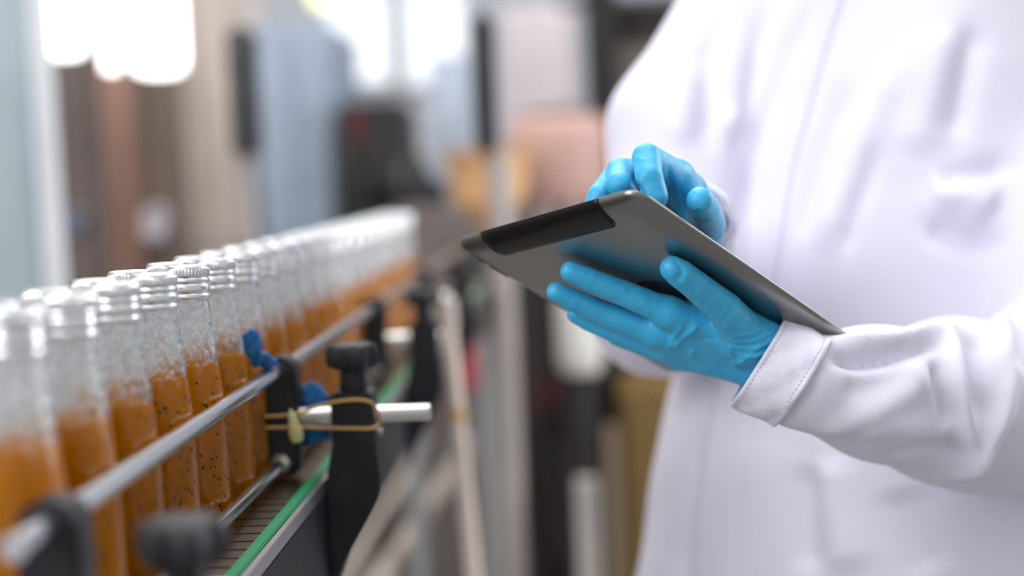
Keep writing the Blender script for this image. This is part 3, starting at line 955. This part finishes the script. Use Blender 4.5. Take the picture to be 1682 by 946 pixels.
B_ = smin(B_, Fb.cone(hd + f3 * 0.088 + zv * 0.01, hd + f3 * 0.106 - zv * 0.03, 0.009, 0.013), 0.012)
for s in (-1, 1):
    B_ = smin(B_, Fb.ellipsoid(hd + l3 * s * 0.080 - zv * 0.01, (0.020, 0.010, 0.032), RH), 0.006)
    B_ = -smin(-B_, Fb.ellipsoid(hd + f3 * 0.092 + l3 * s * 0.032 + zv * 0.012, (0.012, 0.017, 0.010), RH), 0.008)
B_ = -smin(-B_, Fb.cone(hd + f3 * 0.094 + l3 * 0.022 - zv * 0.068, hd + f3 * 0.094 - l3 * 0.022 - zv * 0.068, 0.003, 0.003), 0.004)
V, F = surface_nets(B_, Fb.lo, 0.005); V = lap(V, F, 2)
pp('head_and_neck', mesh_vf(V, F), MAT['skin'])
H_ = Fb.ellipsoid(hd + zv * 0.032 - f3 * 0.018, (0.102, 0.086, 0.112), RH)
H_ = np.maximum(H_, -Fb.ellipsoid(hd + f3 * 0.07 - zv * 0.055, (0.12, 0.10, 0.12), RH))
V, F = surface_nets(H_, Fb.lo, 0.005); V = lap(V, F, 2)
pp('hair', mesh_vf(V, F), MAT['hair'])
hip = np.array([cb[0], cb[1], 0.0])
Fl = Field(hip + np.array([-0.3, -0.3, 0.02]), hip + np.array([0.3, 0.3, 0.95]), 0.012)
T_ = None
for s in (-1, 1):
    d = Fl.chain([(hip + l3 * s * 0.085 + zv * 0.86, 0.085), (hip + l3 * s * 0.085 + zv * 0.48 + f3 * 0.015, 0.062), (hip + l3 * s * 0.085 + zv * 0.10, 0.05)], 0.02)
    T_ = d if T_ is None else np.minimum(T_, d)
V, F = surface_nets(T_, Fl.lo, 0.012); V = lap(V, F, 2)
pp('trousers', mesh_vf(V, F), MAT['trouser'])
for s in (-1, 1):
    c = hip + l3 * s * 0.085
    Fs = Field(c - np.array([0.28, 0.28, 0.02]), c + np.array([0.28, 0.28, 0.2]), 0.008)
    S_ = smin(Fs.cone(c - f3 * 0.03 + zv * 0.045, c + f3 * 0.15 + zv * 0.035, 0.042, 0.036), Fs.cone(c + zv * 0.05, c + zv * 0.12, 0.046, 0.052), 0.02)
    S_ = np.maximum(S_, 0.0 - Fs.Z)
    V, F = surface_nets(S_, Fs.lo, 0.008); V[:, 2] = np.maximum(V[:, 2], 0.0)
    pp('shoe', mesh_vf(V, F), MAT['shoe'])

# ================================================================== background of the hall
def lin(r, g, b2, k=1.0):
    f = lambda c: ((c / 255 + 0.055) / 1.055) ** 2.4 if c > 10 else c / 255 / 12.92
    return tuple(min(0.95, f(c) * k) for c in (r, g, b2))


_mc = {}


def bmat(rgb, rough=0.55, metal=0.0, k=1.15):
    key = (rgb, rough, metal, k)
    if key not in _mc:
        c = lin(*rgb, k); c2 = tuple(x * 0.82 for x in c)
        _mc[key] = simple('painted_%d_%d_%d' % rgb, c, rough, metal, bump=(60, 0.1, 0.001), var=(c2, 4.0))
    return _mc[key]


class Thing:
    def __init__(self, name, label, cat, px, py, depth, group=None):
        p = U(px, py, depth); self.o = p
        self.e = tag(empty(name, (p[0], p[1], 0)), label, cat, group)

    def add(self, name, me, mat, parent=None):
        o = link(name, me, mat, parent or self.e)
        if parent is None: o.matrix_parent_inverse = Matrix.Translation((-self.e.location.x, -self.e.location.y, 0))
        return o


def span(x0, y0, x1, y1, depth):
    """world X range and Z range of a picture rectangle at that distance, and its Y"""
    a = U(x0, (y0 + y1) / 2, depth); b2 = U(x1, (y0 + y1) / 2, depth); c = U((x0 + x1) / 2, y0, depth); d = U((x0 + x1) / 2, y1, depth)
    return a[0], b2[0], d[2], c[2], (a[1] + b2[1]) / 2


def cabinet(name, label, cat, x0, y0, x1, depth, rgb, thick=0.4, doors=1, handle=True, z0=0.0, y1=None, group=None, rough=0.5, zmax=3.2, metal=0.0):
    xa, xb, zb, zt, y = span(x0, y0, x1, y1 if y1 is not None else y0 + 100, depth)
    zt = min(zt, zmax)
    zlo = zb if y1 is not None else z0
    t = Thing(name, label, cat, (x0 + x1) / 2, (y0 + (y1 or y0)) / 2, depth, group)
    m = bmat(rgb, rough, metal)
    t.add('body', box_mesh((xa, y, zlo), (xb, y + thick, zt), 0.012), m)
    w = (xb - xa) / doors
    for i in range(doors):
        d = t.add('door', box_mesh((xa + i * w + 0.012, y - 0.016, zlo + 0.02), (xa + (i + 1) * w - 0.012, y - 0.001, zt - 0.02), 0.005), m)
        if handle:
            hx = xa + (i + 0.85) * w; hz = zlo + (zt - zlo) * 0.5
            h = t.add('handle', tube_mesh([(hx, y - 0.016, hz - 0.06), (hx, y - 0.04, hz - 0.05), (hx, y - 0.04, hz + 0.05), (hx, y - 0.016, hz + 0.06)], 0.006, 8), MAT['steel'])
            h.parent = d; h.matrix_parent_inverse = Matrix.Identity(4)
    return t


def post(name, label, cat, x0, y0, x1, depth, rgb, y1=None, group=None, metal=0.0, zmax=3.4):
    xa, xb, zb, zt, y = span(x0, y0, x1, y1 if y1 is not None else y0 + 100, depth)
    zt = min(zt, zmax)
    w = xb - xa; zlo = zb if y1 is not None else 0.0
    t = Thing(name, label, cat, (x0 + x1) / 2, y0, depth, group)
    m = bmat(rgb, 0.4, metal)
    g = w * 0.12
    out = [(0, 0), (w * .4, 0), (w * .4, g), (w * .6, g), (w * .6, 0), (w, 0), (w, w), (0, w)]      # slotted profile
    bm = bmesh.new(); A = [bm.verts.new((xa + a, y + b2, zlo)) for a, b2 in out]; B = [bm.verts.new((xa + a, y + b2, zt)) for a, b2 in out]
    bm.faces.new(A); bm.faces.new(B[::-1])
    for k in range(len(A)): bm.faces.new((A[k], B[k], B[(k + 1) % len(A)], A[(k + 1) % len(A)]))
    t.add('profile', from_bm(bm), m)
    t.add('base_plate' if y1 is None else 'end_plate', box_mesh((xa - w * .3, y - w * .3, zlo), (xb + w * .3, y + w * 1.3, zlo + 0.012), 0.003), MAT['steel'])
    return t


# far windows in the back wall
MAT['pane'] = emitter('daylight_pane', (0.82, 0.89, 1.0), 0.62)
MAT['wframe'] = simple('window_frame_white', (0.7, 0.72, 0.75), 0.5)
for n, (x0, y0, x1, y1) in enumerate([(528, -160, 648, 150), (656, -160, 772, 150), (120, -200, 330, 60)], 1):
    xa, xb, zb, zt, y = span(x0, y0, x1, y1, 6.95)
    y = 6.985
    e = tag(empty('window_%d' % n, ((xa + xb) / 2, y, zb)), kind='structure')
    for (lo, hi) in (((xa, y - 0.04, zb), (xb, y, zb + 0.05)), ((xa, y - 0.04, zt - 0.05), (xb, y, zt)), ((xa, y - 0.04, zb + 0.05), (xa + 0.04, y, zt - 0.05)), ((xb - 0.04, y - 0.04, zb + 0.05), (xb, y, zt - 0.05))):
        o = link('window_frame', box_mesh(lo, hi, 0.004), MAT['wframe'], e); o.matrix_parent_inverse = Matrix.Translation((-(xa + xb) / 2, -y, -zb))
    zm = (zb + zt) / 2
    for lo, hi in (((xa + 0.04, y - 0.02, zb + 0.05), (xb - 0.04, y - 0.01, zm - 0.01)), ((xa + 0.04, y - 0.02, zm + 0.01), (xb - 0.04, y - 0.01, zt - 0.05))):
        o = link('pane', box_mesh(lo, hi), MAT['pane'], e); o.matrix_parent_inverse = Matrix.Translation((-(xa + xb) / 2, -y, -zb))

# left side
cabinet('guard_panel', 'grey-green machine guard panel at the left picture edge', 'panel', -60, -60, 40, 2.7, (172, 184, 190), 0.05, handle=False)
post('aluminium_post', 'bright aluminium post beside the grey-green guard panel', 'post', 42, -60, 70, 2.6, (225, 227, 230))
CAB = [cabinet('brown_cabinet', 'grey-brown tall cabinet right of the bright aluminium post', 'cabinet', 72, 60, 152, 3.7, (112, 98, 94), 0.25)]
post('copper_post', 'copper-brown column between the two glowing lamps', 'column', 152, -80, 196, 3.5, (132, 98, 82))
CAB.append(cabinet('dark_cabinet', 'dark brown narrow cabinet behind the copper-brown column', 'cabinet', 196, 60, 252, 4.0, (112, 96, 86), 0.3))
cabinet('beige_cabinet', 'tall beige cabinet with two doors below the big glowing lamp', 'cabinet', 252, -90, 374, 4.4, (205, 190, 182), 0.5, 2)
cabinet('steel_cabinet', 'blue-grey steel cabinet behind the far bottles', 'cabinet', 412, 40, 543, 4.6, (160, 174, 194), 0.6, 2)


def gauge(t, px, py, r_px, depth, rgb):
    p = U(px, py, depth); r = r_px / FPX * depth
    y = min(v.co.y for o in t.e.children if o.name.startswith('door') for v in o.data.vertices)
    me = lathe_mesh([(r, 0), (r, 0.03), (r * 0.92, 0.036), (r * 0.9, 0.03)], 32, None, True, False)
    me.transform(Matrix.Translation((p[0], y, p[2])) @ Matrix.Rotation(math.pi / 2, 4, 'X'))
    g = t.add('gauge', me, MAT['steel'])
    f = lathe_mesh([(0.001, 0.029), (r * 0.9, 0.029)], 32); f.transform(Matrix.Translation((p[0], y, p[2])) @ Matrix.Rotation(math.pi / 2, 4, 'X'))
    link('dial', f, bmat(rgb, 0.3), g)
    n = box_mesh((-0.004, -0.034, 0), (0.004, -0.031, r * 0.7), 0.001); n.transform(Matrix.Translation((p[0], y, p[2])) @ Matrix.Rotation(0.6, 4, 'Y'))
    link('needle', n, MAT['black'], g)


gauge(CAB[0], 105, 366, 24, 3.64, (125, 132, 158))
gauge(CAB[1], 240, 368, 30, 3.92, (212, 205, 214))

MAT['lampglow'] = emitter('lamp_glow', (1.0, 0.99, 0.98), 3.0)
MAT['yellowglow'] = emitter('yellow_lamp_glow', (0.85, 0.95, 0.35), 1.3)
MAT['housing'] = simple('lamp_housing', (0.6, 0.6, 0.6), 0.4)


def lamp(label, px, py, wpx, hpx, depth, mat):
    p = U(px, py, depth); w = wpx / FPX * depth; h = hpx / FPX * depth
    e = tag(empty('hanging_lamp', (p[0], p[1], p[2])), label, 'lamp', 'glowing lamps at the top of the picture')
    prof = [(0.001, -h / 2), (w * 0.30, -h / 2 + 0.004), (w * 0.45, -h / 2 + w * 0.1), (w * 0.5, -h / 2 + w * 0.28), (w * 0.5, h / 2)]
    link('diffuser', lathe_mesh(prof, 32, None, False, True), mat, e)
    c = link('housing', lathe_mesh([(w * 0.52, h / 2), (w * 0.52, h / 2 + 0.04), (w * 0.2, h / 2 + 0.08), (0.012, h / 2 + 0.09), (0.012, h / 2 + 1.4)], 24, None, True, True), MAT['housing'], e)
    return e


lamp('leftmost glowing white lamp above the grey-brown cabinet', 103, 18, 66, 150, 3.3, MAT['lampglow'])
lamp('narrow glowing white lamp beside the copper-brown column', 178, 22, 26, 190, 3.45, MAT['lampglow'])
lamp('largest glowing white lamp above the beige cabinet', 256, 28, 88, 190, 3.3, MAT['lampglow'])
lamp('pale yellow-green glowing lamp at the top edge', 545, -30, 80, 90, 4.2, MAT['yellowglow'])


# black control boxes on poles
def box_on_pole(label, x0, y0, x1, y1, px0, px1, depth, rgb_pole, seg=3):
    t = Thing('control_box', label, 'control box', (x0 + x1) / 2, y1, depth, 'black boxes on poles')
    xa, xb, zb, zt, y = span(x0, y0, x1, y1, depth)
    pa, pb, _, _, _ = span(px0, y1, px1, y1 + 100, depth)
    t.add('housing', box_mesh((xa, y, zb), (xb, y + 0.1, zt), 0.012), bmat((38, 38, 44), 0.4))
    for i in range(seg):
        z = zb + (zt - zb) * (i + 0.5) / seg
        t.add('lens_hood', box_mesh((xa + 0.008, y - 0.02, z - (zt - zb) / seg * 0.4), (xb - 0.008, y + 0.001, z + (zt - zb) / seg * 0.4), 0.006), bmat((30, 30, 35), 0.3))
    r = (pb - pa) / 2
    t.add('pole', tube_mesh([((pa + pb) / 2, y + 0.05, 0.0), ((pa + pb) / 2, y + 0.05, zb)], r, 16), bmat(rgb_pole, 0.4))
    t.add('foot', lathe_mesh([(r * 2.2, 0), (r * 2.2, 0.01), (r * 1.05, 0.02)], 20, None, True, True), MAT['steel']).location = ((pa + pb) / 2, y + 0.05, 0)
    return t


box_on_pole('black box on a grey pole in front of the beige and steel cabinets', 372, 45, 413, 256, 382, 408, 3.1, (165, 160, 160))
box_on_pole('tall black box on a pale grey pole left of the orange funnel', 776, 22, 812, 254, 798, 838, 3.0, (172, 162, 158))

# dark filling machine in the middle distance
t = Thing('filling_machine', 'dark filling machine behind the far end of the bottles', 'machine', 640, 300, 4.45)
xa, xb, zb, zt, y = span(546, 165, 702, 345, 4.45)
dk = bmat((26, 25, 26), 0.45)
t.add('base', box_mesh((xa, y, 0), (xb + 0.05, y + 0.5, zb), 0.01), bmat((46, 43, 44), 0.5))
t.add('head', box_mesh((xa, y + 0.05, zb), (xa + (xb - xa) * 0.75, y + 0.45, zt), 0.02), dk)
t.add('carousel', lathe_mesh([(0.08, 0), (0.13, 0.01), (0.13, 0.08), (0.09, 0.09), (0.05, 0.17)], 28, None, True, True), dk).location = (xb - 0.08, y + 0.1, zb)
t.add('warning_plate', box_mesh((xa + 0.05, y + 0.02, zt - 0.13), (xa + 0.10, y + 0.051, zt - 0.02), 0.004), bmat((92, 34, 34)))
for i in range(4):
    x = xa + 0.03 + i * 0.07
    t.add('filling_nozzle', tube_mesh([(x, y - 0.005, zb + 0.22), (x, y - 0.005, zb + 0.10), (x, y - 0.005, zb + 0.05)], [0.016, 0.016, 0.007], 12), bmat((70, 66, 64)))
post('white_column', 'pale white-blue column right of the dark filling machine', 'column', 704, 90, 768, 5.2, (196, 206, 222))
cabinet('pale_cabinet', 'pale pinkish cabinet standing behind the copper-pink tank', 'cabinet', 826, 10, 944, 5.2, (214, 204, 208), 0.4, 1)
post('black_column', 'black column left of the dark bottling machine', 'column', 958, -60, 1012, 4.085, (22, 20, 20))
# dark bottling machine right of it
t = Thing('bottling_machine', 'dark bottling machine with grey plate, partly behind the white sleeve', 'machine', 1080, 100, 4.3)
xa, xb, zb, zt, y = span(1008, 5, 1230, 330, 4.3)
t.add('body', box_mesh((xa, y, 0), (xb, y + 0.5, zt), 0.015), bmat((46, 41, 39), 0.6))
x2, x3, z2, z3, _ = span(1012, 70, 1128, 215, 4.25)
t.add('grey_plate', box_mesh((x2, y - 0.03, z2), (x3, y - 0.001, z3), 0.006), bmat((104, 96, 88), 0.6))
x2, x3, z2, z3, _ = span(1032, 20, 1072, 62, 4.25)
t.add('hatch', box_mesh((x2, y - 0.025, z2), (x3, y - 0.001, z3), 0.006), bmat((30, 18, 17), 0.5))
x2, x3, z2, z3, _ = span(915, -8, 1160, 6, 4.2)
t.add('top_beam', box_mesh((x2, y - 0.06, z2), (x3, y - 0.002, z3), 0.004), bmat((95, 96, 98)))

# copper-pink tank and orange funnel
xa, xb, zb, zt, y = span(832, 190, 1004, 338, 3.6)
t = Thing('copper_tank', 'copper-pink rounded tank behind the tablet', 'tank', 918, 260, 3.6)
r = (xb - xa) / 2; h = zt - zb
me = lathe_mesh([(r * 0.86, zb), (r * 0.97, zb + 0.02), (r, zb + 0.05), (r, zt - 0.06), (r * 0.96, zt - 0.02), (r * 0.84, zt)], 40, None, True, True)
t.add('vessel', me, bmat((198, 160, 150), 0.5)).location = ((xa + xb) / 2, y + r, 0)
t.add('lid', lathe_mesh([(r * 0.8, zt), (r * 0.78, zt + 0.015), (r * 0.2, zt + 0.03)], 32, None, True, True), bmat((120, 100, 96), 0.5)).location = ((xa + xb) / 2, y + r, 0)
for k in range(3):
    a = 2.1 * k + 0.5
    t.add('leg', tube_mesh([((xa + xb) / 2 + r * 0.7 * math.cos(a), y + r + r * 0.7 * math.sin(a), 0), ((xa + xb) / 2 + r * 0.7 * math.cos(a), y + r + r * 0.7 * math.sin(a), zb + 0.01)], 0.02, 10), bmat((52, 44, 42)))
xa, xb, zb, zt, y = span(728, 246, 866, 336, 3.35)
t = Thing('orange_funnel', 'orange plastic funnel with wide rim behind the pale grey pole', 'funnel', 795, 300, 3.35)
r = (xb - xa) / 2
me = lathe_mesh([(r * 0.25, zb - 0.06), (r * 0.5, zb - 0.02), (r * 0.88, zb), (r * 0.96, zb + 0.05), (r, zt - 0.03), (r * 1.02, zt - 0.012), (r * 1.25, zt - 0.01), (r * 1.27, zt)], 36, None, True, True)
t.add('bowl', me, bmat((246, 184, 130), 0.5)).location = ((xa + xb) / 2, y + r, 0)
t.add('stand', tube_mesh([((xa + xb) / 2, y + r, 0), ((xa + xb) / 2, y + r, zb - 0.05)], 0.022, 12), bmat((120, 108, 104)))

# things low in the middle
p0, p1 = U(733, 505, 1.85), U(778, 960, 1.85); p1 = p0 + (p1 - p0) * 3.0; p1[2] = max(p1[2], 0)
e = Thing('slanted_pole', 'whitish slanted pole with a yellow band in the middle', 'pole', 745, 680, 1.85)
p1 = p0 + (p1 - p0) * (p0[2] / (p0[2] - p1[2])) if p1[2] < p0[2] else p1
e.add('tube', tube_mesh([p0, p0 * 0.5 + p1 * 0.5, p1], 0.0106, 14), bmat((205, 190, 178), 0.35))
q0 = p0 + (p1 - p0) * ((U(745, 672, 1.85)[2] - p0[2]) / (p1[2] - p0[2])); q1 = p0 + (p1 - p0) * ((U(745, 690, 1.85)[2] - p0[2]) / (p1[2] - p0[2]))
e.add('yellow_band', tube_mesh([q0, q1], 0.0120, 14), bmat((190, 150, 80)))
e.add('top_joint', tube_mesh([p0 + np.array([0, 0, 0.012]), p0 - np.array([0, 0, 0.03])], 0.0142, 14), bmat((190, 178, 170)))

t = Thing('low_machine', 'low dark machine block under the tablet', 'machine', 960, 700, 3.885)
xa, xb, zb, zt, y = span(850, 440, 1075, 800, 3.885)
t.add('body', box_mesh((xa, y, 0), (xb, y + 0.15, zt), 0.02), bmat((38, 32, 31), 0.6))
x2, x3, z2, z3, _ = span(905, 720, 985, 930, 3.88)
t.add('panel', box_mesh((x2, y - 0.02, z2), (x3, y - 0.001, z3), 0.01), bmat((70, 70, 76)))
x2, x3, z2, z3, _ = span(862, 622, 912, 676, 3.88)
t.add('red_cover', box_mesh((x2, y - 0.03, z2), (x3, y - 0.001, z3), 0.012), bmat((104, 30, 26)))
t = Thing('grey_stand', 'grey low machine stand behind the slanted pole', 'stand', 700, 600, 4.0)
xa, xb, zb, zt, y = span(640, 340, 850, 800, 4.0)
t.add('body', box_mesh((xa, y, 0), (xb, y + 0.4, zt), 0.02), bmat((116, 106, 104), 0.6))
x2, x3, z2, z3, _ = span(735, 400, 792, 520, 3.95)
t.add('dark_hatch', box_mesh((x2, y - 0.02, z2), (x3, y - 0.001, z3), 0.01), bmat((62, 60, 62)))
x2, x3, z2, z3, _ = span(648, 455, 722, 660, 3.95)
t.add('motor_cover', box_mesh((x2, y - 0.05, z2), (x3, y - 0.001, z3), 0.02), bmat((30, 30, 32)))
x2, x3, z2, z3, _ = span(762, 700, 800, 900, 3.95)
t.add('vent', box_mesh((x2, y - 0.02, z2), (x3, y - 0.001, z3), 0.01), bmat((84, 76, 74)))

t = Thing('red_canister', 'small red canister between the slanted pole and the pale pole', 'canister', 778, 600, 3.3)
xa, xb, zb, zt, y = span(760, 566, 798, 640, 3.3); r = (xb - xa) / 2
t.add('can', lathe_mesh([(r * .9, zb), (r, zb + .01), (r, zt - .02), (r * .7, zt - 0.005), (r * .4, zt)], 24, None, True, True), bmat((190, 62, 66), 0.4)).location = ((xa + xb) / 2, y, 0)
t.add('shelf_post', tube_mesh([((xa + xb) / 2, y, 0), ((xa + xb) / 2, y, zb)], r * 0.6, 12), bmat((110, 100, 98)))
t = Thing('white_canister', 'white plastic canister below the gloved fingers', 'canister', 952, 550, 3.3)
xa, xb, zb, zt, y = span(914, 470, 990, 612, 3.3); r = (xb - xa) / 2
t.add('can', lathe_mesh([(r * .8, zb), (r * .97, zb + .02), (r, zb + .04), (r, zt - .04), (r * .8, zt - 0.01), (r * .4, zt)], 28, None, True, True), bmat((222, 220, 212), 0.4)).location = ((xa + xb) / 2, y, 0)
t.add('pedestal', tube_mesh([((xa + xb) / 2, y, 0), ((xa + xb) / 2, y, zb)], r * 0.5, 12), bmat((40, 36, 36)))
cabinet('yellow_crate', 'yellow-brown crate behind the coat hem', 'crate', 1020, 640, 1150, 3.5, (122, 98, 54), 0.35, 1, False)
post('tan_post', 'thin tan post in front of the dark machine block', 'post', 996, 700, 1016, 3.3, (150, 130, 108))
post('pale_post', 'short pale grey post at the bottom edge', 'post', 948, 790, 982, 3.05, (176, 170, 164))
for lab, a, b2, r in (('thicker whitish slanted pipe beside the black bracket', (762, 745, 3.4), (600, 990, 2.9), 0.022), ('thinner beige slanted pipe right behind the black bracket', (690, 745, 3.5), (540, 985, 3.0), 0.016)):
    A, B = U(*a), U(*b2)
    e = tag(empty('slanted_pipe', tuple(B)), lab, 'pipe', 'slanted pipes near the floor')
    B2 = A + (B - A) * (A[2] / (A[2] - B[2]))
    o = link('tube', tube_mesh([A, (A + B2) / 2, B2], r, 14), bmat((158, 146, 136), 0.4), e); o.matrix_parent_inverse = Matrix.Translation(tuple(-B))
    o = link('flange', tube_mesh([A + (A - B2) * 0.0, A + (A - B2) / np.linalg.norm(A - B2) * 0.03], r * 1.5, 14), MAT['steel'], e); o.matrix_parent_inverse = Matrix.Translation(tuple(-B))
